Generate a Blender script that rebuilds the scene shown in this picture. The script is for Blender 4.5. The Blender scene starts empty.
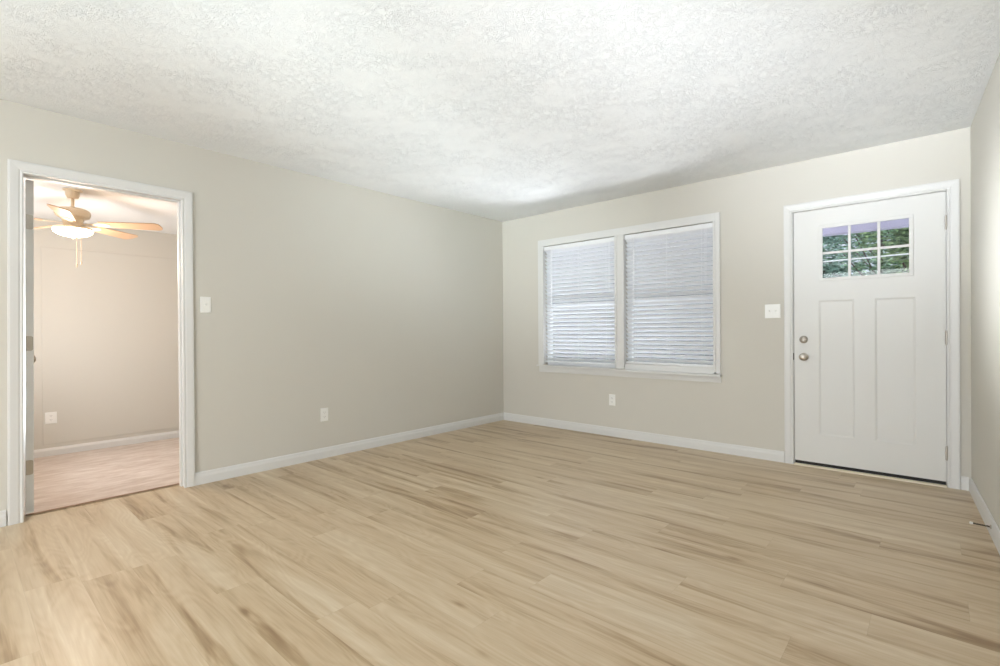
import bpy, bmesh, math, random
from mathutils import Vector, Matrix
random.seed(7)
S = bpy.context.scene
C = S.collection

# ------------------------------------------------------------------ camera
CX, CY, CZ = 3.9865, -4.5567, 1.0956
YAW, PIT, ROL = -0.7251, -0.0041, -0.0069
F = Vector((math.sin(YAW)*math.cos(PIT), math.cos(YAW)*math.cos(PIT), math.sin(PIT)))
R = F.cross(Vector((0, 0, 1))).normalized(); U = R.cross(F)
R2 = math.cos(ROL)*R + math.sin(ROL)*U
U2 = -math.sin(ROL)*R + math.cos(ROL)*U
cd = bpy.data.cameras.new('camera'); cam = bpy.data.objects.new('camera', cd); C.objects.link(cam)
cam.matrix_world = Matrix(((R2.x, U2.x, -F.x, CX), (R2.y, U2.y, -F.y, CY), (R2.z, U2.z, -F.z, CZ), (0, 0, 0, 1)))
cd.sensor_width = 36.0; cd.lens = 490.33*36/1000; cd.clip_start = .02; cd.clip_end = 300
S.camera = cam

# ------------------------------------------------------------------ world, sun, daylight and added fill lamps
w = bpy.data.worlds.new('sky'); S.world = w; w.use_nodes = True
nt = w.node_tree; bg = nt.nodes['Background']
bg.inputs['Color'].default_value = (.80, .86, 1.0, 1); bg.inputs['Strength'].default_value = 1.0

def area(name, loc, rot, sx, sy, power, col, spread=180):
    l = bpy.data.lights.new(name, 'AREA'); l.shape = 'RECTANGLE'; l.size = sx; l.size_y = sy
    l.energy = power; l.color = col; l.spread = math.radians(spread)
    o = bpy.data.objects.new(name, l); C.objects.link(o); o.location = loc; o.rotation_euler = rot
    return o
sl = bpy.data.lights.new('sun', 'SUN'); sl.energy = 2.6; sl.angle = .02; sl.color = (1, .95, .86)
so = bpy.data.objects.new('sun', sl); C.objects.link(so); so.rotation_euler = (math.radians(38), 0, math.radians(25))
# added fill lamp behind the camera, outside an invented opening in the rear wall
area('rear_fill', (2.75, -8.16, 1.3), (math.radians(90), 0, 0), 2.6, 2.0, 146, (.95, .97, 1.0))
# added fill lamps behind the camera, evening out the ceiling and walls
def aim(name, loc, tgt, size, power, col, spread):
    d = Vector(tgt)-Vector(loc)
    return area(name, loc, d.to_track_quat('-Z', 'Y').to_euler(), size, size, power, col, spread)
aim('bounce_fill', (2.4, -5.8, 1.3), (2.4, -5.0, 2.44), .5, 28, (.62, .85, 1), 150)
aim('fill_left', (.6, -5.3, 1.4), (4.28, -1.3, 1.45), .5, 4.8, (.9, .95, 1), 16)
aim('fill_right', (3.4, -6.4, .8), (.5, -.7, 2.62), .6, 8.5, (.84, .96, 1), 34)
aim('fill_ceiling', (2.2, -6.2, .8), (3.6, -.5, 2.72), .6, 9.5, (.85, .92, 1), 30)
# added fill lamp brightening the bedroom, out of view inside its left wall
area('bedroom_fill', (-1.0, -4.72, 1.0), (math.radians(122), 0, 0), 1.4, 1.2, 56, (.82, .90, 1))
# daylight coming up off the sunlit ground through the front windows
area('front_window_daylight', (.7, 1.55, 0), (math.radians(180+45), 0, math.radians(-8)), 3.0, 1.4, 540, (.90, .92, 1), 96)
S.view_settings.view_transform = 'Standard'; S.view_settings.look = 'None'
S.view_settings.gamma = 1; S.view_settings.use_curve_mapping = False
S.view_settings.exposure = 0.1

# ------------------------------------------------------------------ helpers
def srgb(r, g, b):
    f = lambda c: (c/255/12.92 if c/255 <= .04045 else ((c/255+.055)/1.055)**2.4)
    return (f(r), f(g), f(b), 1)
def mat(name, col, rough=.5, metal=0, bump=None, spec=.5, trans=0):
    m = bpy.data.materials.new(name); m.use_nodes = True; n = m.node_tree; b = n.nodes['Principled BSDF']
    b.inputs['Base Color'].default_value = col; b.inputs['Roughness'].default_value = rough
    b.inputs['Metallic'].default_value = metal; b.inputs['Specular IOR Level'].default_value = spec
    if bump:
        sc, st = bump
        tc = n.nodes.new('ShaderNodeTexCoord'); no = n.nodes.new('ShaderNodeTexNoise'); bu = n.nodes.new('ShaderNodeBump')
        no.inputs['Scale'].default_value = sc; no.inputs['Detail'].default_value = 4
        bu.inputs['Strength'].default_value = st; bu.inputs['Distance'].default_value = .002
        n.links.new(tc.outputs['Object'], no.inputs['Vector']); n.links.new(no.outputs['Fac'], bu.inputs['Height'])
        n.links.new(bu.outputs['Normal'], b.inputs['Normal'])
    return m
def box(bm, x0, x1, y0, y1, z0, z1, bev=0):
    xs = sorted((x0, x1)); ys = sorted((y0, y1)); zs = sorted((z0, z1))
    v = [bm.verts.new((x, y, z)) for x in xs for y in ys for z in zs]
    idx = [(0, 1, 3, 2), (4, 6, 7, 5), (0, 4, 5, 1), (2, 3, 7, 6), (0, 2, 6, 4), (1, 5, 7, 3)]
    fs = [bm.faces.new([v[i] for i in q]) for q in idx]
    if bev:
        es = list({e for f in fs for e in f.edges})
        bmesh.ops.bevel(bm, geom=es, offset=bev, segments=2, affect='EDGES', profile=.5)
def prism(bm, pts, axis, a, b):
    """polygon in the two axes other than `axis`, swept from a to b."""
    def mk(p, t):
        if axis == 0: return (t, p[0], p[1])
        if axis == 1: return (p[0], t, p[1])
        return (p[0], p[1], t)
    A = [bm.verts.new(mk(p, a)) for p in pts]; B = [bm.verts.new(mk(p, b)) for p in pts]
    n = len(pts); bm.faces.new(A); bm.faces.new(B[::-1])
    for i in range(n): bm.faces.new((A[i], B[i], B[(i+1) % n], A[(i+1) % n]))
def lathe(bm, prof, M=Matrix(), seg=28):
    rings = []
    for r, z in prof:
        rings.append([bm.verts.new(M @ Vector((r*math.cos(2*math.pi*k/seg), r*math.sin(2*math.pi*k/seg), z))) for k in range(seg)])
    for a, b in zip(rings, rings[1:]):
        for k in range(seg): bm.faces.new((a[k], a[(k+1) % seg], b[(k+1) % seg], b[k]))
    bm.faces.new(rings[0][::-1]); bm.faces.new(rings[-1])
def tube(bm, pts, r, seg=8):
    for a, b in zip(pts, pts[1:]):
        a = Vector(a); b = Vector(b); d = b-a
        q = d.to_track_quat('Z', 'Y').to_matrix().to_4x4(); M = Matrix.Translation(a) @ q
        lathe(bm, [(r, 0), (r, d.length)], M, seg)
def obj(name, bm, m, parent=None, smooth=False, kind=None, label=None, cat=None, group=None):
    bmesh.ops.recalc_face_normals(bm, faces=bm.faces)
    me = bpy.data.meshes.new(name); bm.to_mesh(me); bm.free(); me.materials.append(m)
    if smooth:
        me.polygons.foreach_set('use_smooth', [True]*len(me.polygons))
        me.set_sharp_from_angle(angle=math.radians(35))
    o = bpy.data.objects.new(name, me); C.objects.link(o)
    if parent:
        o.parent = parent; o.matrix_parent_inverse = Matrix.Translation(-parent.location)
    if kind: o['kind'] = kind
    if label: o['label'] = label
    if cat: o['category'] = cat
    if group: o['group'] = group
    return o
def empty(name, loc, label=None, cat=None, group=None, kind=None):
    o = bpy.data.objects.new(name, None); C.objects.link(o); o.location = loc; o.empty_display_size = .1
    if label: o['label'] = label
    if cat: o['category'] = cat
    if group: o['group'] = group
    if kind: o['kind'] = kind
    return o
BM = bmesh.new
def RX(d): return Matrix.Rotation(math.radians(d), 4, 'X')
def RY(d): return Matrix.Rotation(math.radians(d), 4, 'Y')
def RZ(d): return Matrix.Rotation(math.radians(d), 4, 'Z')
T = Matrix.Translation

# ------------------------------------------------------------------ materials
WALL = mat('wall_paint', srgb(206, 202, 192), .75, bump=(160, .12), spec=.25)
TRIM = mat('white_trim_paint', srgb(218, 217, 214), .38, spec=.4)
DOORW = mat('white_door_paint', srgb(219, 218, 214), .42, spec=.4)
PLATE = mat('white_plastic', srgb(238, 237, 232), .35)
NICK = mat('satin_nickel', (.50, .46, .41, 1), .4, 1)
BRASS = mat('brushed_brass', (.72, .56, .36, 1), .3, 1)
BLACK = mat('black_rubber', (.012, .011, .01, 1), .7)
DARK = mat('dark_bronze', (.06, .05, .045, 1), .4, .8)
THR = mat('threshold_vinyl', srgb(226, 214, 192), .5)
VINYL = mat('white_vinyl', srgb(236, 237, 238), .35)
STRIPEW = mat('fan_blade_wood', srgb(206, 172, 138), .4)
FANW = mat('fan_cream_metal', srgb(232, 216, 190), .3)

def slat_material():
    m = bpy.data.materials.new('blind_slat_vinyl'); m.use_nodes = True; n = m.node_tree; b = n.nodes['Principled BSDF']
    b.inputs['Base Color'].default_value = srgb(232, 234, 237); b.inputs['Roughness'].default_value = .38
    tr = n.nodes.new('ShaderNodeBsdfTranslucent'); tr.inputs['Color'].default_value = srgb(226, 232, 245)
    mx = n.nodes.new('ShaderNodeMixShader'); mx.inputs[0].default_value = .0
    n.links.new(b.outputs[0], mx.inputs[1]); n.links.new(tr.outputs[0], mx.inputs[2])
    n.links.new(mx.outputs[0], n.nodes['Material Output'].inputs['Surface']); return m
SLAT = slat_material()

def glass_material():
    m = bpy.data.materials.new('window_glass'); m.use_nodes = True; n = m.node_tree
    n.nodes.remove(n.nodes['Principled BSDF'])
    t = n.nodes.new('ShaderNodeBsdfTransparent'); t.inputs[0].default_value = (.93, .95, .95, 1)
    g = n.nodes.new('ShaderNodeBsdfGlossy'); g.inputs['Roughness'].default_value = .02
    fr = n.nodes.new('ShaderNodeFresnel'); fr.inputs[0].default_value = 1.35
    mx = n.nodes.new('ShaderNodeMixShader')
    n.links.new(fr.outputs[0], mx.inputs[0]); n.links.new(t.outputs[0], mx.inputs[1]); n.links.new(g.outputs[0], mx.inputs[2])
    n.links.new(mx.outputs[0], n.nodes['Material Output'].inputs['Surface']); return m
GLASS = glass_material()

def ceiling_material():
    m = mat('stomped_ceiling_texture', srgb(238, 239, 238), .85, spec=.15); n = m.node_tree; b = n.nodes['Principled BSDF']
    tc = n.nodes.new('ShaderNodeTexCoord')
    d1 = n.nodes.new('ShaderNodeTexNoise'); d1.inputs['Scale'].default_value = 9; d1.inputs['Detail'].default_value = 2
    add = n.nodes.new('ShaderNodeMixRGB'); add.blend_type = 'ADD'; add.inputs[0].default_value = .30
    n.links.new(tc.outputs['Object'], d1.inputs['Vector'])
    n.links.new(tc.outputs['Object'], add.inputs[1]); n.links.new(d1.outputs['Color'], add.inputs[2])
    v = n.nodes.new('ShaderNodeTexNoise'); v.inputs['Scale'].default_value = 44; v.inputs['Detail'].default_value = 3
    v.inputs['Distortion'].default_value = 1.2
    n.links.new(add.outputs[0], v.inputs['Vector'])
    # thin crested ridges
    s = n.nodes.new('ShaderNodeMath'); s.operation = 'SUBTRACT'; s.inputs[1].default_value = .5
    a = n.nodes.new('ShaderNodeMath'); a.operation = 'ABSOLUTE'
    r = n.nodes.new('ShaderNodeMapRange'); r.inputs[1].default_value = 0; r.inputs[2].default_value = .07; r.inputs[3].default_value = 1; r.inputs[4].default_value = 0
    n.links.new(v.outputs['Fac'], s.inputs[0]); n.links.new(s.outputs[0], a.inputs[0]); n.links.new(a.outputs[0], r.inputs[0])
    ms = n.nodes.new('ShaderNodeTexNoise'); ms.inputs['Scale'].default_value = 3.5; ms.inputs['Detail'].default_value = 2
    n.links.new(tc.outputs['Object'], ms.inputs['Vector'])
    mr = n.nodes.new('ShaderNodeMapRange'); mr.inputs[1].default_value = .38; mr.inputs[2].default_value = .62; mr.inputs[3].default_value = .25; mr.inputs[4].default_value = 1
    n.links.new(ms.outputs['Fac'], mr.inputs[0])
    mu = n.nodes.new('ShaderNodeMath'); mu.operation = 'MULTIPLY'
    n.links.new(r.outputs[0], mu.inputs[0]); n.links.new(mr.outputs[0], mu.inputs[1])
    bu = n.nodes.new('ShaderNodeBump'); bu.inputs['Strength'].default_value = .6; bu.inputs['Distance'].default_value = .005
    n.links.new(mu.outputs[0], bu.inputs['Height']); n.links.new(bu.outputs[0], b.inputs['Normal'])
    return m
CEIL = ceiling_material()

def floor_material():
    m = mat('oak_plank_vinyl', (1, 1, 1, 1), .36, spec=.6); n = m.node_tree; b = n.nodes['Principled BSDF']; L = n.links.new
    def M(op, a, c=None, d=None):
        q = n.nodes.new('ShaderNodeMath'); q.operation = op
        for i, x in enumerate((a, c, d)):
            if x is None: continue
            if isinstance(x, (int, float)): q.inputs[i].default_value = x
            else: L(x, q.inputs[i])
        return q.outputs[0]
    tc = n.nodes.new('ShaderNodeTexCoord'); sp = n.nodes.new('ShaderNodeSeparateXYZ'); L(tc.outputs['Object'], sp.inputs[0])
    x, y = sp.outputs[0], sp.outputs[1]
    PW, PL = .178, 1.22
    yr = M('DIVIDE', M('ADD', y, .075), PW); row = M('FLOOR', yr); fy = M('FRACT', yr)
    wn = n.nodes.new('ShaderNodeTexWhiteNoise'); wn.noise_dimensions = '1D'; L(row, wn.inputs['W'])
    xr = M('ADD', M('DIVIDE', x, PL), wn.outputs['Value']); colm = M('FLOOR', xr); fx = M('FRACT', xr)
    cb = n.nodes.new('ShaderNodeCombineXYZ'); L(row, cb.inputs[0]); L(colm, cb.inputs[1])
    w2 = n.nodes.new('ShaderNodeTexWhiteNoise'); w2.noise_dimensions = '2D'; L(cb.outputs[0], w2.inputs['Vector'])
    sc = n.nodes.new('ShaderNodeSeparateColor'); L(w2.outputs['Color'], sc.inputs[0])
    rnd = w2.outputs['Value']
    # per-plank offset coordinates
    def coords(kx, ky, off):
        c = n.nodes.new('ShaderNodeCombineXYZ')
        L(M('MULTIPLY', M('ADD', x, M('MULTIPLY', rnd, 37.0)), kx), c.inputs[0])
        L(M('MULTIPLY', y, ky), c.inputs[1]); L(M('MULTIPLY', rnd, off), c.inputs[2]); return c.outputs[0]
    def noise(vec, s, det, dist=0, rough=.5):
        q = n.nodes.new('ShaderNodeTexNoise'); q.inputs['Scale'].default_value = s; q.inputs['Detail'].default_value = det
        q.inputs['Distortion'].default_value = dist; q.inputs['Roughness'].default_value = rough; L(vec, q.inputs['Vector']); return q.outputs['Fac']
    broad = noise(coords(.62, 9.5, 91), 1.3, 3, .6)          # long soft streaks
    fine = noise(coords(2.2, 70, 53), 1.6, 5, .2, .65)       # fine grain
    cath = noise(coords(1.3, 7.0, 19), 1.0, 1.5, .3)         # cathedral rings
    rings = M('SINE', M('MULTIPLY', cath, 95.0))
    knot = n.nodes.new('ShaderNodeTexVoronoi'); knot.inputs['Scale'].default_value = 1.0; L(coords(1.5, 4.2, 11), knot.inputs['Vector'])
    kd = n.nodes.new('ShaderNodeMapRange'); L(knot.outputs['Distance'], kd.inputs[0])
    kd.inputs[1].default_value = .0; kd.inputs[2].default_value = .12; kd.inputs[3].default_value = 1; kd.inputs[4].default_value = 0
    dark = n.nodes.new('ShaderNodeMapRange'); L(noise(coords(.75, 8.0, 33), 1.1, 4, .8), dark.inputs[0])
    dark.inputs[1].default_value = .52; dark.inputs[2].default_value = .68; dark.inputs[3].default_value = 0; dark.inputs[4].default_value = .46
    t = M('ADD', M('MULTIPLY', M('SUBTRACT', broad, .5), 1.15), .64)
    t = M('SUBTRACT', t, dark.outputs[0])
    t = M('ADD', t, M('MULTIPLY', M('SUBTRACT', fine, .5), .55))
    t = M('ADD', t, M('MULTIPLY', rings, .05))
    t = M('ADD', t, M('MULTIPLY', M('SUBTRACT', rnd, .5), .16))
    t = M('SUBTRACT', t, M('MULTIPLY', M('MULTIPLY', kd.outputs[0], kd.outputs[0]), .8))
    cr = n.nodes.new('ShaderNodeValToRGB'); L(t, cr.inputs[0]); e = cr.color_ramp.elements
    e[0].position = .0; e[0].color = srgb(142, 114, 82)
    e[1].position = 1.0; e[1].color = srgb(213, 197, 171)
    q = e.new(.28); q.color = srgb(172, 147, 113)
    q = e.new(.52); q.color = srgb(191, 168, 136)
    q = e.new(.75); q.color = srgb(201, 181, 151)
    # tiny seams between planks
    def edge(f, wd):
        return M('LESS_THAN', M('MINIMUM', f, M('SUBTRACT', 1.0, f)), wd)
    seam = M('MAXIMUM', edge(fy, .0045), edge(fx, .0008))
    mx = n.nodes.new('ShaderNodeMixRGB'); mx.blend_type = 'MULTIPLY'; L(M('MULTIPLY', seam, .18), mx.inputs[0]); L(cr.outputs[0], mx.inputs[1])
    mx.inputs[2].default_value = (.35, .28, .2, 1)
    L(mx.outputs[0], b.inputs['Base Color'])
    L(M('ADD', M('MULTIPLY', fine, .14), .29), b.inputs['Roughness'])
    bu = n.nodes.new('ShaderNodeBump'); bu.inputs['Strength'].default_value = .12; bu.inputs['Distance'].default_value = .001
    L(M('SUBTRACT', fine, seam), bu.inputs['Height']); L(bu.outputs[0], b.inputs['Normal'])
    return m
FLOOR = floor_material()

def carpet_material():
    m = mat('beige_carpet_pile', srgb(206, 188, 174), .95, spec=.1); n = m.node_tree; b = n.nodes['Principled BSDF']; L = n.links.new
    tc = n.nodes.new('ShaderNodeTexCoord'); mp = n.nodes.new('ShaderNodeMapping'); mp.inputs['Scale'].default_value = (7, 2.2, 1); mp.inputs['Rotation'].default_value = (0, 0, .12)
    no = n.nodes.new('ShaderNodeTexNoise'); no.inputs['Scale'].default_value = 2.2; no.inputs['Detail'].default_value = 5; no.inputs['Roughness'].default_value = .65
    cr = n.nodes.new('ShaderNodeValToRGB'); cr.color_ramp.elements[0].position = .3; cr.color_ramp.elements[0].color = srgb(198, 182, 170)
    cr.color_ramp.elements[1].position = .7; cr.color_ramp.elements[1].color = srgb(226, 216, 208)
    L(tc.outputs['Object'], mp.inputs[0]); L(mp.outputs[0], no.inputs['Vector']); L(no.outputs['Fac'], cr.inputs[0]); L(cr.outputs[0], b.inputs['Base Color'])
    n2 = n.nodes.new('ShaderNodeTexNoise'); n2.inputs['Scale'].default_value = 240; L(tc.outputs['Object'], n2.inputs['Vector'])
    bu = n.nodes.new('ShaderNodeBump'); bu.inputs['Strength'].default_value = .5; bu.inputs['Distance'].default_value = .004
    L(n2.outputs['Fac'], bu.inputs['Height']); L(bu.outputs[0], b.inputs['Normal'])
    return m
CARPET = carpet_material()

# ------------------------------------------------------------------ room shell
H = 2.44; RW = 4.17; K = .052          # the right wall runs slightly out of square
def rx(y): return RW - K*y             # y negative towards the camera
YR = -8.0
TH = .12
# floor
bm = BM(); prism(bm, [(-.135, YR), (rx(YR)+.1, YR), (rx(0)+.1, .10), (-.135, .10)], 2, -.12, 0)
obj('floor', bm, FLOOR, kind='structure')
bm = BM(); prism(bm, [(-TH, YR-.1), (rx(YR)+.1, YR-.1), (rx(0)+.1, TH), (-TH, TH)], 2, H, H+.12)
obj('ceiling', bm, CEIL, kind='structure')
# front (back of the picture) wall with window and door holes
WX0, WX1, WX2, WX3, WZ0, WZ1 = .622, 1.542, 1.638, 2.532, .70, 2.063
DX0, DX1, DZ1 = 3.120, 4.061, 2.047
bm = BM()
box(bm, -TH, WX0, 0, TH, -.12, H)
box(bm, WX0, WX3, 0, TH, -.12, WZ0); box(bm, WX0, WX3, 0, TH, WZ1, H); box(bm, WX1, WX2, 0, TH, WZ0, WZ1)
box(bm, WX3, DX0, 0, TH, -.12, H); box(bm, DX0, DX1, 0, TH, DZ1, H); box(bm, DX1, rx(0)+.12, 0, TH, -.12, H)
box(bm, DX0, DX1, 0, TH, -.12, -.002)
obj('wall_back', bm, WALL, kind='structure')
# left wall with doorway
LY0, LY1, LZ1 = -4.272, -3.430, 2.052
bm = BM()
box(bm, -TH, 0, LY1, 0, -.12, H); box(bm, -TH, 0, YR, LY0, -.12, H); box(bm, -TH, 0, LY0, LY1, LZ1, H)
obj('wall_left', bm, WALL, kind='structure')
bm = BM(); prism(bm, [(rx(0), 0), (rx(YR), YR), (rx(YR)+.1, YR), (rx(0)+.1, 0)], 2, -.12, H)
obj('wall_right', bm, WALL, kind='structure')
bm = BM()
box(bm, -TH, 1.4, YR-.1, YR, -.12, H); box(bm, 4.1, rx(YR)+.1, YR-.1, YR, -.12, H)
box(bm, 1.4, 4.1, YR-.1, YR, -.12, .3); box(bm, 1.4, 4.1, YR-.1, YR, 2.3, H)
obj('wall_rear', bm, WALL, kind='structure')

# baseboards
BH, BT = .0897, .0135
def base_prof(s=1, h=BH):
    return [(0, 0), (BT*s, 0), (BT*s, h*.62), (BT*.72*s, h*.80), (BT*.62*s, h*.93), (BT*.35*s, h), (0, h)]
bm = BM(); prism(bm, [(a, b) for a, b in base_prof()], 1, -3.3835, 0); obj('baseboard_left', bm, TRIM, kind='structure')
bm = BM(); prism(bm, [(a, b) for a, b in base_prof()], 1, YR, -4.339); obj('baseboard_left_rear', bm, TRIM, kind='structure')
bm = BM(); prism(bm, [(a, b) for a, b in base_prof(-1)], 0, BT, 3.062)
prism(bm, [(a, b) for a, b in base_prof(-1)], 0, 4.1185, rx(0)-BT*.9); obj('baseboard_back', bm, TRIM, kind='structure')
bm = BM()
pr = base_prof(-1); A = []; B = []
for (a, b) in pr: A.append(bm.verts.new((rx(-BT*0)+a, -0.001, b))); B.append(bm.verts.new((rx(YR)+a, YR, b)))
bm.faces.new(A); bm.faces.new(B[::-1])
for i in range(len(pr)): bm.faces.new((A[i], B[i], B[(i+1) % len(pr)], A[(i+1) % len(pr)]))
obj('baseboard_right', bm, TRIM, kind='structure')

# ------------------------------------------------------------------ casings
def casing_frame(bm, u0, u1, z1, w, put, z0=0.0, t=.017):
    """three-sided mitred casing round an opening u0..u1 up to z1; put(u, d, z) maps to the world."""
    # profile: (distance from inner edge, depth)
    prof = [(0, 0), (0, t*.62), (w*.10, t*.75), (w*.22, t*.62), (w*.34, t*.80), (w*.85, t), (w, t*.92), (w, 0)]
    path = []
    for (o, d) in prof:
        path.append([put(u0-o, d, z0), put(u0-o, d, z1+o), put(u1+o, d, z1+o), put(u1+o, d, z0)])
    V = [[bm.verts.new(p) for p in r] for r in path]
    n = len(V)
    for i in range(n):
        j = (i+1) % n
        for k in range(3): bm.faces.new((V[i][k], V[j][k], V[j][k+1], V[i][k+1]))
    bm.faces.new([V[i][0] for i in range(n)]); bm.faces.new([V[i][3] for i in range(n)][::-1])
# front door casing
bm = BM(); casing_frame(bm, 3.128, 4.0535, 2.040, .062, lambda u, d, z: (u, -d, z)); obj('trim_front_door', bm, TRIM, kind='structure')
# front door jamb + stop
bm = BM()
box(bm, 3.12, 3.1315, 0, TH, 0, 2.047); box(bm, 4.0495, 4.061, 0, TH, 0, 2.047); box(bm, 3.1315, 4.0495, 0, TH, 2.0375, 2.047)
box(bm, 3.1315, 3.145, .052, TH, 0, 2.0375); box(bm, 4.036, 4.0495, .052, TH, 0, 2.0375); box(bm, 3.145, 4.036, .052, TH, 2.024, 2.0375)
obj('trim_front_jamb', bm, TRIM, kind='structure')
bm = BM(); prism(bm, [(-.022, 0), (-.018, .009), (.0, .012), (.11, .012), (.11, 0)], 0, 3.132, 4.049); obj('trim_threshold', bm, THR, kind='structure')
# doorway casing (left wall): outer edges y -4.330 and -3.372
bm = BM(); casing_frame(bm, -4.2515, -3.449, 2.036, .066, lambda u, d, z: (d, u, z)); obj('trim_doorway', bm, TRIM, kind='structure')
bm = BM()
box(bm, -TH, 0, LY0, -4.257, 0, LZ1); box(bm, -TH, 0, -3.443, LY1, 0, LZ1); box(bm, -TH, 0, -4.257, -3.443, 2.040, LZ1)
box(bm, -.078, -.042, -3.454, -3.443, 0, 2.040); box(bm, -.078, -.042, -4.257, -3.454, 2.029, 2.040)
obj('trim_doorway_jamb', bm, TRIM, kind='structure')
bm = BM(); casing_frame(bm, -4.262, -3.438, 2.052, .06, lambda u, d, z: (-TH-d, u, z)); obj('trim_bedroom_doorway', bm, TRIM, kind='structure')

# ------------------------------------------------------------------ front door
d1 = empty('door_1', (4.046, .004, .0), kind='structure')
X0, X1, Z0, Z1, YF, YB = 3.1345, 4.0465, .036, 2.0345, .004, .048
GX0, GX1, GZ0, GZ1 = 3.326, 3.858, 1.487, 1.888
PN = [(3.303, 3.533, .26, 1.318), (3.655, 3.887, .26, 1.318)]
def slab(bm):
    xs = sorted({X0, X1, GX0, GX1, *[p[0] for p in PN], *[p[1] for p in PN]})
    zs = sorted({Z0, Z1, GZ0, GZ1, .26, 1.318})
    def state(x, z):
        if GX0 < x < GX1 and GZ0 < z < GZ1: return 'hole'
        for p in PN:
            if p[0] < x < p[1] and p[2] < z < p[3]: return 'panel'
        return 'solid'
    for i in range(len(xs)-1):
        for j in range(len(zs)-1):
            a, b, c, d = xs[i], xs[i+1], zs[j], zs[j+1]; s = state((a+b)/2, (c+d)/2)
            if s == 'solid':
                for yy in (YF, YB):
                    bm.faces.new([bm.verts.new(q) for q in ((a, yy, c), (b, yy, c), (b, yy, d), (a, yy, d))])
            if s == 'panel':
                bm.faces.new([bm.verts.new(q) for q in ((a, YB, c), (b, YB, c), (b, YB, d), (a, YB, d))])
    for (a, b, c, d) in PN:
        w1, dp = .013, .006
        o = [(a, YF, c), (b, YF, c), (b, YF, d), (a, YF, d)]
        i_ = [(a+w1, YF+dp, c+w1), (b-w1, YF+dp, c+w1), (b-w1, YF+dp, d-w1), (a+w1, YF+dp, d-w1)]
        for k in range(4): bm.faces.new([bm.verts.new(q) for q in (o[k], o[(k+1) % 4], i_[(k+1) % 4], i_[k])])
        bm.faces.new([bm.verts.new(q) for q in i_])
    for (a, b, c, d) in ((X0, X1, Z0, Z1), (GX0, GX1, GZ0, GZ1)):
        o = [(a, c), (b, c), (b, d), (a, d)]
        for k in range(4):
            p, q = o[k], o[(k+1) % 4]
            bm.faces.new([bm.verts.new(v) for v in ((p[0], YF, p[1]), (q[0], YF, q[1]), (q[0], YB, q[1]), (p[0], YB, p[1]))])
    bmesh.ops.remove_doubles(bm, verts=bm.verts, dist=1e-5)
bm = BM(); slab(bm); obj('slab', bm, DOORW, d1)
# lite frame
bm = BM()
def ring(bm, a, b, c, d, w, y0, y1, bev=.002):
    box(bm, a-w, b+w, y0, y1, d, d+w, bev); box(bm, a-w, b+w, y0, y1, c-w, c, bev)
    box(bm, a-w, a, y0, y1, c, d, bev); box(bm, b, b+w, y0, y1, c, d, bev)
ring(bm, GX0+.006, GX1-.006, GZ0+.006, GZ1-.006, .024, -.006, .004)
lf = obj('lite_frame', bm, DOORW, d1)
bm = BM()
for k in (1, 2):
    xc = GX0 + (GX1-GX0)*k/3; box(bm, xc-.009, xc+.009, .004, .020, GZ0, GZ1, .002)
zc = (GZ0+GZ1)/2; box(bm, GX0, GX1, .005, .019, zc-.009, zc+.009, .002)
obj('grille', bm, TRIM, d1)
bm = BM(); box(bm, GX0+.0005, GX1-.0005, .024, .030, GZ0+.0005, GZ1-.0005); obj('glass', bm, GLASS, d1)
bm = BM(); box(bm, X0+.003, X1-.003, .006, .046, .0125, .0355); obj('sweep', bm, BLACK, d1)
def knob_bm(x, z, prof):
    bm = BM(); lathe(bm, prof, T((x, YF, z)) @ RX(90)); return bm
o = knob_bm(3.203, .872, [(.030, 0), (.031, .004), (.027, .008), (.013, .012), (.011, .026), (.017, .032), (.025, .042), (.0275, .052), (.024, .061), (.013, .066), (.003, .067)])
obj('door_knob', o, NICK, d1, True, label='satin nickel round door knob')
o = knob_bm(3.201, 1.011, [(.0285, 0), (.030, .004), (.028, .010), (.021, .015), (.019, .012), (.005, .017)])
db = obj('deadbolt', o, NICK, d1, True, label='satin nickel deadbolt')
bm = BM(); box(bm, 3.1965, 3.2055, -.024, -.011, .995, 1.027, .002); obj('thumb_turn', bm, NICK, db)
for z in (1.820, 1.028, .234):
    bm = BM()
    for k in range(5): lathe(bm, [(.0068, 0), (.0068, .0172)], T((4.0478, -.004, z-.045+k*.018)), 12)
    lathe(bm, [(.0045, 0), (.0045, .1)], T((4.0478, -.004, z-.05)), 10)
    obj('hinge', bm, NICK, d1, True)
bm = BM(); box(bm, 3.1268, 3.1318, -.0006, .014, .845, .90); obj('strike_plate', bm, DARK, d1)

# ------------------------------------------------------------------ open interior door (hinged at the bedroom side)
d2 = empty('door_2', (-.115, -4.24, .0), kind='structure')
bm = BM(); box(bm, -.905, -.112, -4.2335, -4.1975, .014, 2.030, .0015)
obj('slab', bm, mat('light_lifted_door_paint', srgb(238, 238, 236), .4), d2)  # white lightened to make up for weak light on the hinge edge
for z in (1.775, 1.040, .290):
    bm = BM()
    h, x, y0, y1, r = .044, -.1115, -4.233, -4.200, .010
    pts = [(y0, z-h), (y1-r, z-h), (y1-r*.3, z-h+r*.3), (y1, z-h+r), (y1, z+h-r), (y1-r*.3, z+h-r*.3), (y1-r, z+h), (y0, z+h)]
    prism(bm, pts, 0, x-.001, x+.0022)
    hg = obj('hinge', bm, NICK, d2)
    bm = BM()
    for dz, yy in ((.028, -4.221), (0, -4.211), (-.028, -4.221)):
        lathe(bm, [(.0042, 0), (.004, .001), (.001, .0015)], T((x+.002, yy, z+dz)) @ RY(90), 10)
    obj('screws', bm, NICK, hg)
bm = BM(); lathe(bm, [(.030, 0), (.030, .004), (.013, .008), (.011, .024), (.017, .030), (.025, .040), (.027, .050), (.023, .059), (.012, .064), (.003, .065)], T((-.835, -4.1975, .918)) @ RX(-90))
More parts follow.
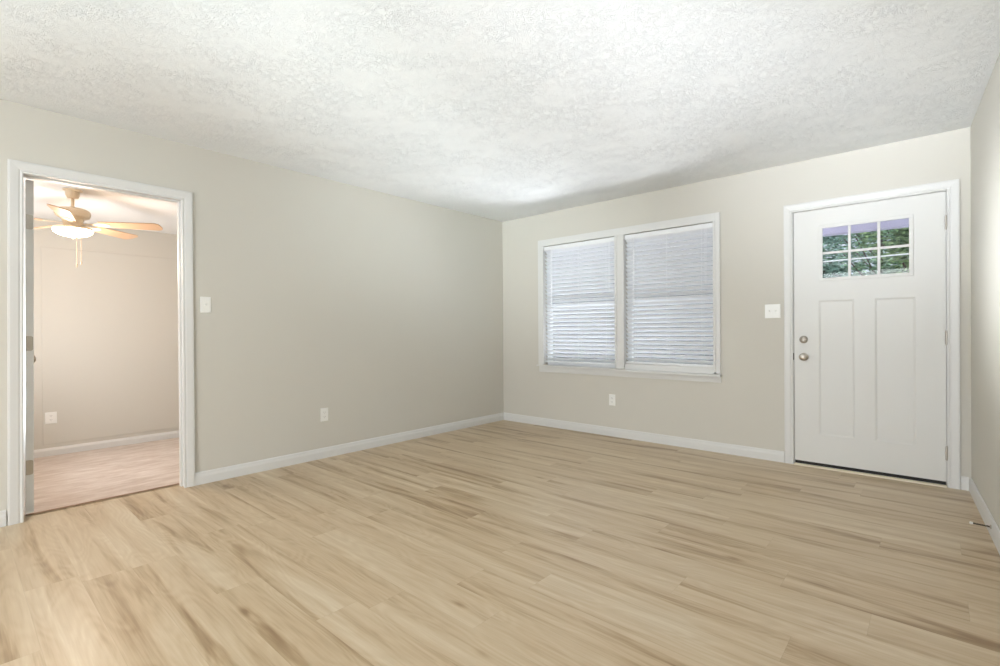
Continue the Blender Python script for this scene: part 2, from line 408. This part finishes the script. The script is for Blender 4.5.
obj('door_knob', bm, NICK, d2, True)

# ------------------------------------------------------------------ window trim and windows
bm = BM()
t = .018
# side casings, head, mullion casing
def vstrip(bm, a, b, z0, z1, tt=t): box(bm, a, b, -tt, 0, z0, z1, .002)
vstrip(bm, .556, .612, .704, 2.134); vstrip(bm, 2.528, 2.567, .704, 2.134); vstrip(bm, 1.556, 1.628, .704, 2.07, .015)
box(bm, .612, 2.528, -t, 0, 2.060, 2.134, .002)
# rounded inner beads
for (a, b) in ((.612, .632), (1.536, 1.556), (1.628, 1.640), (2.508, 2.528)):
    box(bm, a, b, -.023, .03, .712, 2.062, .004)
# stool and apron
box(bm, .548, 1.545, -.048, .05, .690, .704, .003)
box(bm, 1.545, 2.578, -.062, .05, .676, .697, .003)
prism(bm, [(0, .622), (-.009, .622), (-.011, .640), (-.011, .690), (0, .690)], 0, .562, 1.545)
prism(bm, [(0, .622), (-.009, .622), (-.011, .640), (-.011, .676), (0, .676)], 0, 1.545, 2.572)
# sill block below the right blind
box(bm, 1.64, 2.508, -.004, .05, .697, .757, .002)
obj('trim_window', bm, TRIM, kind='structure')

def dimming_sheet_material():
    m = bpy.data.materials.new('dimming_sheet_tint'); m.use_nodes = True; n = m.node_tree
    b = n.nodes['Principled BSDF']; b.inputs['Base Color'].default_value = (.10, .10, .11, 1); b.inputs['Roughness'].default_value = .6
    t = n.nodes.new('ShaderNodeBsdfTransparent'); mx = n.nodes.new('ShaderNodeMixShader'); mx.inputs[0].default_value = .45
    n.links.new(t.outputs[0], mx.inputs[1]); n.links.new(b.outputs[0], mx.inputs[2])
    n.links.new(mx.outputs[0], n.nodes['Material Output'].inputs['Surface']); return m
SCREEN = dimming_sheet_material()
def window(n, a, b):
    e = empty('window_%d' % n, ((a+b)/2, .07, .70), kind='structure')
    bm = BM(); ring(bm, a+.045, b-.045, .745, 2.015, .045, .072, TH-.004, .002); obj('window_frame', bm, VINYL, e)
    bm = BM(); box(bm, a+.045, b-.045, .080, .106, 1.36, 1.405, .002); obj('meeting_rail', bm, VINYL, e)
    bm = BM(); box(bm, a+.0455, b-.0455, .090, .094, .7455, 1.3595); obj('lower_pane', bm, GLASS, e)
    bm = BM(); box(bm, a+.0455, b-.0455, .098, .102, 1.4055, 2.0145); obj('upper_pane', bm, GLASS, e)
    bm = BM(); box(bm, a+.0455, b-.0455, .110, .1104, .7455, 2.0145); obj('dimming_sheet', bm, SCREEN, e)  # added unseen sheet that darkens the gaps between the slats
window(1, WX0, WX1); window(2, WX2, WX3)

def blind(a, b, zb, zt, label, wand_x, seed, ybl, skew=0):
    rnd = random.Random(seed)
    e = empty('window_blind', ((a+b)/2, ybl, zt), label, 'blind', None)
    bm = BM(); box(bm, a, b, ybl-.024, ybl+.022, zt-.042, zt, .002)
    prism(bm, [(ybl-.030, zt-.050), (ybl-.034, zt-.044), (ybl-.034, zt-.010), (ybl-.030, zt-.002), (ybl-.025, zt-.002), (ybl-.025, zt-.050)], 0, a-.002, b+.002)
    obj('headrail', bm, VINYL, e)
    pitch = .0425; zlast = zb+.030; n = int((zt-.062-zlast)/pitch)+1
    pitch = (zt-.064-zlast)/(n-1)
    bm = BM(); TILT = 40
    for k in range(n):
        zc = zlast + k*pitch; wdt = .050; th = .0026
        ti = math.radians(TILT + rnd.uniform(-.7, .7)*(2 if k < 10 else 1) )
        sag = rnd.uniform(-.0004, .0004); sk = rnd.uniform(-.0008, .0008)
        segx = 10; P = []
        bow = [rnd.uniform(-.0008, .0008) if k < 9 else rnd.uniform(-.0001, .0001) for _ in range(segx+1)]
        cross = []
        for s in range(7):
            f = s/6-.5; c = .0032*(1-4*f*f)
            cross.append((f*wdt, c+th/2))
        for s in range(6, -1, -1):
            f = s/6-.5; c = .0032*(1-4*f*f)
            cross.append((f*wdt, c-th/2))
        rings = []
        for i in range(segx+1):
            x = a+.002+(b-a-.004)*i/segx; dz = sag + sk*(i/segx-.5)*2 + bow[i] + skew*(i/segx-.5)*max(0, 1-k/6)
            r = []
            for (u, v) in cross:
                # u>0 is the room-side edge, tilted up
                yy = ybl - u*math.cos(ti) - v*math.sin(ti); zz = zc + dz + u*math.sin(ti) - v*math.cos(ti)*1.0
                r.append(bm.verts.new((x, yy, zz)))
            rings.append(r)
        m_ = len(cross)
        for r0, r1 in zip(rings, rings[1:]):
            for q in range(m_): bm.faces.new((r0[q], r0[(q+1) % m_], r1[(q+1) % m_], r1[q]))
        bm.faces.new(rings[0]); bm.faces.new(rings[-1][::-1])
    obj('slats', bm, SLAT, e, True)
    bm = BM(); box(bm, a, b, ybl-.026, ybl+.026, zb-.010, zb+.010, .004)
    if skew:
        for v in bm.verts: v.co.z += skew*((v.co.x-a)/(b-a)-.5)
    obj('bottom_rail', bm, VINYL, e)
    for fx in (.12, .5, .88):
        x = a+(b-a)*fx; bm = BM()
        for yy in (ybl-.0265, ybl+.0265): tube(bm, [(x, yy, zt-.04), (x, yy, zb)], .0009, 5)
        obj('ladder_cord', bm, VINYL, e)
    bm = BM(); tube(bm, [(wand_x, ybl-.040, zt-.03), (wand_x, ybl-.040, 1.36)], .0042, 8)
    lathe(bm, [(.0055, 0), (.0055, .02)], T((wand_x, ybl-.040, 1.345)), 10)
    obj('tilt_wand', bm, VINYL, e, True)
    x = b-.07; bm = BM()
    tube(bm, [(x, ybl-.037, zt-.04), (x, ybl-.038, 1.52)], .0012, 6); tube(bm, [(x+.012, ybl-.037, zt-.04), (x+.010, ybl-.038, 1.50)], .0012, 6)
    obj('lift_cord', bm, VINYL, e)
blind(.636, 1.533, .742, 2.058, 'white slatted blind lowered over the left window, bottom rail resting on the sill', .735, 3, .034)
blind(1.644, 2.504, .768, 2.058, 'white slatted blind in the right window beside the front door, ending just above the sill', 1.741, 5, .034, -.004)

# ------------------------------------------------------------------ switches and outlets
def plate_round(bm, put, w, h, d=.005):
    b = .004
    o = [(-w/2, -h/2), (w/2, -h/2), (w/2, h/2), (-w/2, h/2)]
    i_ = [(-w/2+b, -h/2+b), (w/2-b, -h/2+b), (w/2-b, h/2-b), (-w/2+b, h/2-b)]
    A = [bm.verts.new(put(u, 0, v)) for u, v in o]; B = [bm.verts.new(put(u, d*.55, v)) for u, v in o]; D = [bm.verts.new(put(u, d, v)) for u, v in i_]
    bm.faces.new(A)
    for k in range(4):
        j = (k+1) % 4; bm.faces.new((A[k], A[j], B[j], B[k])); bm.faces.new((B[k], B[j], D[j], D[k]))
    bm.faces.new(D)
def pbox(bm, put, u0, u1, d0, d1_, v0, v1):
    V = [bm.verts.new(put(u, d, v)) for u in (u0, u1) for d in (d0, d1_) for v in (v0, v1)]
    for q in [(0, 1, 3, 2), (4, 6, 7, 5), (0, 4, 5, 1), (2, 3, 7, 6), (0, 2, 6, 4), (1, 5, 7, 3)]: bm.faces.new([V[i] for i in q])
def switch(cx, cy, cz, axis, gang, label):
    put = (lambda u, d, v: (cx+u, cy-d, cz+v)) if axis == 'back' else (lambda u, d, v: (cx+d, cy+u, cz+v))
    e = empty('light_switch', (cx, cy, cz), label, 'light switch')
    bm = BM(); plate_round(bm, put, .070+.046*(gang-1), .1145); obj('cover_plate', bm, PLATE, e)
    for g in range(gang):
        u = (g-(gang-1)/2)*.046
        bm = BM(); pbox(bm, put, u-.005, u+.005, .0048, .0065, -.012, .012)
        tg = [put(u-.0035, .006, -.004), put(u+.0035, .006, -.004), put(u+.0035, .006, .007), put(u-.0035, .006, .007)]
        tp = [put(u-.003, .017, .006), put(u+.003, .017, .006), put(u+.003, .016, .011), put(u-.003, .016, .011)]
        A = [bm.verts.new(p) for p in tg]; B = [bm.verts.new(p) for p in tp]; bm.faces.new(A); bm.faces.new(B)
        for k in range(4): bm.faces.new((A[k], A[(k+1) % 4], B[(k+1) % 4], B[k]))
        obj('toggle', bm, PLATE, e)
        for v in (.030, -.030):
            bm = BM(); q = Vector(put(u, .0048, v)); r_ = RX(90) if axis == 'back' else RY(90)
            lathe(bm, [(.0032, 0), (.003, .001), (.001, .0013)], T(q) @ r_, 10); obj('screw', bm, PLATE, e)
def outlet(cx, cy, cz, axis, label, w=.070):
    put = (lambda u, d, v: (cx+u, cy-d, cz+v)) if axis == 'back' else (lambda u, d, v: (cx+d, cy+u, cz+v))
    e = empty('wall_outlet', (cx, cy, cz), label, 'outlet')
    bm = BM(); plate_round(bm, put, w, .1145); obj('cover_plate', bm, PLATE, e)
    for s in (-1, 1):
        bm = BM(); hw, hh = .0165, .0145; c = s*.0195
        pts = []
        for k in range(16):
            a = 2*math.pi*k/16; pts.append((max(-hw, min(hw, .0178*math.cos(a))), c+max(-hh, min(hh, .0178*math.sin(a)))))
        A = [bm.verts.new(put(u, .0048, v)) for u, v in pts]; B = [bm.verts.new(put(u, .0066, v)) for u, v in pts]
        bm.faces.new(B)
        for k in range(16): bm.faces.new((A[k], A[(k+1) % 16], B[(k+1) % 16], B[k]))
        rc = obj('receptacle', bm, PLATE, e)
        bm = BM(); pbox(bm, put, -.0078, -.0058, .0064, .0068, c-.002, c+.007); pbox(bm, put, .0058, .0078, .0064, .0068, c-.001, c+.006)
        pbox(bm, put, -.002, .002, .0064, .0068, c-.009, c-.0055)
        obj('slots', bm, DARK, rc)
switch(2.980, 0, 1.2445, 'back', 2, 'white two-toggle light switch plate on the window wall beside the front door')
switch(0, -3.300, 1.3015, 'left', 1, 'white single-toggle light switch plate just right of the open bedroom doorway')
outlet(1.4925, 0, .3745, 'back', 'white wall outlet below the pair of windows')
outlet(0, -2.377, .377, 'left', 'white wall outlet low on the long left wall above the baseboard')
BX = -2.60
outlet(BX+.006, -3.875, .262, 'left', 'white wall outlet seen through the doorway on the bedroom far wall', .088)

# ------------------------------------------------------------------ door stop on the right baseboard
e = empty('door_stop', (rx(-.95)-BT, -.95, .055), 'thin spring door stop with white rubber tip on the right baseboard', 'door stop')
bx, by, bz = rx(-.95)-BT, -.95, .056
bm = BM(); lathe(bm, [(.011, 0), (.010, .004), (.005, .006)], T((bx, by, bz)) @ RY(-90), 14); obj('base', bm, NICK, e, True)
bm = BM(); pts = []
for k in range(0, 121):
    a = k/120; ang = a*2*math.pi*14; pts.append((bx-.004-a*.066, by+.004*math.cos(ang)+.0*a, bz+.004*math.sin(ang)+.002*a))
for a_, b_ in zip(pts, pts[1:]): tube(bm, [a_, b_], .0013, 5)
obj('spring', bm, DARK, e)
bm = BM(); lathe(bm, [(.004, 0), (.0065, .001), (.0068, .011), (.005, .0135), (.002, .014)], T((bx-.069, by, bz+.002)) @ RY(-90), 14); obj('rubber_tip', bm, PLATE, e, True)

# ------------------------------------------------------------------ bedroom beyond the doorway
FZ, CZB, BY0, BY1 = -.114, 2.24, -4.75, -2.25
bm = BM(); box(bm, BX-.1, -.135, BY0, BY1, FZ-.1, FZ); obj('floor_bedroom', bm, CARPET, kind='structure')
CEILB = mat('bedroom_ceiling_paint', srgb(238, 236, 232), .8, spec=.2)
bm = BM(); box(bm, BX-.1, -TH, BY0, BY1, CZB, CZB+.1); obj('ceiling_bedroom', bm, CEILB, kind='structure')
bm = BM(); box(bm, BX-.1, BX, BY0, BY1, FZ-.1, CZB)
obj('wall_bedroom_far', bm, WALL, kind='structure')
# slightly raised board lining the lower part of the far wall
bm = BM(); box(bm, BX, BX+.006, -3.935, BY1, .0, 1.955, .002)
obj('trim_bedroom_board', bm, WALL, kind='structure')
bm = BM(); box(bm, BX, -.12, BY1, BY1+.1, FZ-.1, CZB); obj('wall_bedroom_right', bm, WALL, kind='structure')
bm = BM(); box(bm, BX, -.12, BY0-.1, BY0, FZ-.1, CZB); obj('wall_bedroom_left', bm, WALL, kind='structure')
bm = BM(); prism(bm, [(BX, FZ), (BX+.02, FZ), (BX+.02, FZ+.055), (BX+.014, FZ+.068), (BX+.008, FZ+.078), (BX, FZ+.078)], 1, BY0, BY1)
obj('baseboard_bedroom', bm, TRIM, kind='structure')
bm = BM(); prism(bm, [(-.138, FZ), (-.134, FZ), (-.134, .002), (-.10, .0045), (-.138, .0035)], 1, -4.25, -3.446)
obj('trim_bedroom_sill', bm, mat('walnut_reducer', srgb(150, 118, 90), .5), kind='structure')

# ceiling fan
fx, fy = -1.14, -3.884
fan = empty('ceiling_fan', (fx, fy, CZB), 'five-blade ceiling fan with a lit glass bowl hanging beyond the doorway', 'ceiling fan')
def fl(name, prof, m, parent=fan, **k):
    bm = BM(); lathe(bm, prof, T((fx, fy, 0)), 36); return obj(name, bm, m, parent, True, **k)
fl('canopy', [(.062, CZB-.0005), (.063, CZB-.008), (.045, CZB-.012), (.044, CZB-.045), (.034, CZB-.066), (.014, CZB-.072)], FANW)
fl('downrod', [(.011, CZB-.07), (.011, 2.085)], FANW)
fl('motor_housing', [(.018, 2.105), (.030, 2.098), (.085, 2.090), (.108, 2.075), (.114, 2.050), (.106, 2.025), (.070, 2.008), (.060, 1.975), (.060, 1.945), (.066, 1.935)], FANW)
BZ = 1.975
for k in range(5):
    az = math.radians(57+72*k); Mz = T((fx, fy, BZ)) @ Matrix.Rotation(az, 4, 'Z')
    bm = BM(); pitch = Matrix.Rotation(math.radians(-14), 4, 'X')
    out = []
    L0, L1 = .185, .615
    for s in range(9):
        tt = s/8; x = L0+(L1-.05-L0)*tt; hw = .046+.017*tt; out.append((x, hw))
    for s in range(1, 7):
        a = math.pi/2*(1-s/6); out.append((L1-.05+.05*math.cos(a), .063*max(.0, math.sin(a))**.6 if s < 6 else 0.0))
    lower = [(x, -h) for x, h in out[:-1]][::-1]
    poly = out+lower
    for zz in (.003, -.003): pass
    A = [bm.verts.new(Mz @ pitch @ Vector((x, y, .003))) for x, y in poly]; B = [bm.verts.new(Mz @ pitch @ Vector((x, y, -.003))) for x, y in poly]
    bm.faces.new(A); bm.faces.new(B[::-1])
    for i in range(len(poly)): bm.faces.new((A[i], B[i], B[(i+1) % len(poly)], A[(i+1) % len(poly)]))
    bl = obj('blade', bm, STRIPEW, fan)
    bm = BM()
    prof2 = [(.055, .014), (.11, .010), (.15, .018), (.19, .034), (.23, .030), (.255, .006), (.255, -.006), (.23, -.030), (.19, -.034), (.15, -.018), (.11, -.010), (.055, -.014)]
    A = [bm.verts.new(Mz @ pitch @ Vector((x, y, -.0035))) for x, y in prof2]; B = [bm.verts.new(Mz @ pitch @ Vector((x, y, -.0075))) for x, y in prof2]
    bm.faces.new(A); bm.faces.new(B[::-1])
    for i in range(len(prof2)): bm.faces.new((A[i], B[i], B[(i+1) % 12], A[(i+1) % 12]))
    obj('blade_arm', bm, FANW, fan)
BOWL = bpy.data.materials.new('lit_frosted_glass'); BOWL.use_nodes = True; b_ = BOWL.node_tree.nodes['Principled BSDF']
b_.inputs['Base Color'].default_value = (1, .94, .85, 1); b_.inputs['Emission Color'].default_value = (1, .80, .60, 1); b_.inputs['Emission Strength'].default_value = 9
fl('light_fitter', [(.066, 1.9520), (.075, 1.9460), (.122, 1.9400), (.126, 1.9310), (.124, 1.9250)], FANW)
fl('glass_bowl', [(.124, 1.9250), (.126, 1.9180), (.118, 1.9000), (.095, 1.8840), (.062, 1.8730), (.028, 1.8680), (.008, 1.8670)], BOWL, label='glowing frosted glass bowl')
fl('finial', [(.006, 1.8665), (.010, 1.8630), (.008, 1.8560), (.002, 1.8520)], FANW)
for (dx, dy, zb_) in ((.045, -.045, 1.64), (.055, -.02, 1.66)):
    bm = BM(); tube(bm, [(fx+dx+.08, fy+dy+.05, 1.9280), (fx+dx+.08, fy+dy+.05, zb_)], .0014, 6)
    pc = obj('pull_chain', bm, BRASS, fan)
    bm = BM(); lathe(bm, [(.002, 0), (.005, .006), (.0055, .022), (.003, .028)], T((fx+dx+.08, fy+dy+.05, zb_-.026)), 10); obj('pull', bm, FANW, pc, True)
pl = bpy.data.lights.new('fan_bulb', 'POINT'); pl.energy = 22; pl.color = (1, .76, .60); pl.shadow_soft_size = .15
po = bpy.data.objects.new('fan_bulb', pl); C.objects.link(po); po.location = (fx, fy, 1.74)

# ------------------------------------------------------------------ porch and garden beyond the front wall
PORCH = mat('porch_paint', srgb(192, 188, 208), .6)
bm = BM(); box(bm, -1.5, 7.5, 1.86, 2.0, 2.131, 2.50); box(bm, -1.5, 7.5, TH, 2.1, 2.50, 2.6)
obj('trim_porch_beam', bm, PORCH, kind='structure')
CONC = mat('porch_concrete', srgb(196, 194, 190), .8, bump=(40, .4))
bm = BM(); box(bm, -1.5, 7.5, TH+.001, 2.2, -.25, -.14); obj('floor_porch', bm, CONC, kind='structure')
GR = mat('driveway_concrete', srgb(200, 200, 204), .9, bump=(30, .5))
bm = BM(); box(bm, -40, 40, 2.2, 60, -.5, -.35); obj('floor_driveway', bm, GR, kind='structure')

def leaf_material(name, c1, c2):
    m = mat(name, c1, .55); n = m.node_tree; b = n.nodes['Principled BSDF']
    gi = n.nodes.new('ShaderNodeNewGeometry'); cr = n.nodes.new('ShaderNodeValToRGB')
    cr.color_ramp.elements[0].color = c1; cr.color_ramp.elements[1].color = c2
    n.links.new(gi.outputs['Random Per Island'], cr.inputs[0]); n.links.new(cr.outputs[0], b.inputs['Base Color']); return m
LEAF = [leaf_material('leaf_bluegreen', srgb(52, 92, 78), srgb(176, 214, 200)), leaf_material('leaf_green', srgb(58, 100, 66), srgb(168, 206, 168)), leaf_material('leaf_olive', srgb(62, 96, 58), srgb(176, 204, 146))]
BARK = mat('tree_bark', srgb(96, 84, 76), .9, bump=(20, .8))
def tree(x, y, h, r, lm, label, seed, n=5200, zlow=.5):
    rnd = random.Random(seed); e = empty('leafy_tree', (x, y, -.35), label, 'tree', 'trees beyond the porch')
    bm = BM(); lathe(bm, [(.15, -.35), (.11, .5), (.07, h*.5), (.03, h*.85)], T((x, y, 0)), 12)
    for k in range(7):
        a = rnd.uniform(0, 6.28); z0 = h*rnd.uniform(.25, .6)
        tube(bm, [(x, y, z0), (x+math.cos(a)*r*.6, y+math.sin(a)*r*.6, z0+h*.22)], .022, 6)
    obj('trunk', bm, BARK, e)
    bm = BM(); lobes = [(Vector((rnd.uniform(-1, 1)*r*.6, rnd.uniform(-1, 1)*r*.6, rnd.uniform(zlow, h-.9))), rnd.uniform(.55, 1.0)*r*.55) for _ in range(34)]
    for _ in range(n):
        c, rr = rnd.choice(lobes); d = Vector((rnd.gauss(0, 1), rnd.gauss(0, 1), rnd.gauss(0, 1))).normalized()*rr*rnd.uniform(.7, 1.05)
        p = Vector((x, y, 0))+c+d; s = rnd.uniform(.04, .09)
        q = Matrix.Rotation(rnd.uniform(0, 6.28), 3, 'Z') @ Matrix.Rotation(rnd.uniform(-1.2, 1.2), 3, 'X')
        V = [bm.verts.new(p+q @ Vector(v)) for v in ((-s, 0, 0), (0, -s*.5, .0), (s, 0, 0), (0, s*.5, s*.15))]
        bm.faces.new((V[0], V[1], V[3])); bm.faces.new((V[1], V[2], V[3]))
    obj('crown', bm, lm, e)
tree(1.05, 11.0, 5.6, 1.35, LEAF[0], 'blue-green leafy tree seen through the left panes of the front door', 1, 17000, 1.0)
tree(3.95, 11.2, 5.4, 1.25, LEAF[2], 'olive-green leafy tree seen through the right panes of the front door', 3, 17000, 1.0)
tree(2.6, 16.8, 7.2, 2.0, LEAF[1], 'mid-green leafy tree farther back, seen through the middle panes of the front door', 2, 16000, 1.6)
rh = random.Random(9); bm = BM()
for _ in range(16000):
    p = Vector((rh.uniform(-3.6, 5.6), 20.2+rh.gauss(0, .35), rh.uniform(-.3, 5.6+.5*math.sin(rh.uniform(0, 6.28)))))
    sz = rh.uniform(.06, .13); q = Matrix.Rotation(rh.uniform(0, 6.28), 3, 'Z') @ Matrix.Rotation(rh.uniform(-1.4, 1.4), 3, 'X')
    V = [bm.verts.new(p+q @ Vector(v)) for v in ((-sz, 0, 0), (0, -sz*.6, 0), (sz, 0, 0), (0, sz*.6, sz*.15))]
    bm.faces.new((V[0], V[1], V[3])); bm.faces.new((V[1], V[2], V[3]))
obj('garden_hedge', bm, LEAF[0], label='tall dense hedge standing behind the trees outside the front door', cat='hedge')
bm = BM(); tube(bm, [(-6, 8.6, 2.505), (1.5, 8.6, 2.60), (3.4, 8.6, 2.625), (8, 8.6, 2.66)], .016, 6)
obj('utility_cable', bm, mat('cable_sheath', srgb(222, 226, 226), .5), label='pale overhead cable strung across the trees outside the front door', cat='cable')

# the old doorway is a little out of plumb on its hinge side
for o in [bpy.data.objects['trim_doorway'], bpy.data.objects['trim_doorway_jamb']] + [c for c in bpy.data.objects if c.parent and (c.parent == d2 or c.parent.parent == d2)]:
    for v in o.data.vertices:
        if v.co.y < -4.18: v.co.y -= .016*(1-v.co.z/2.1)
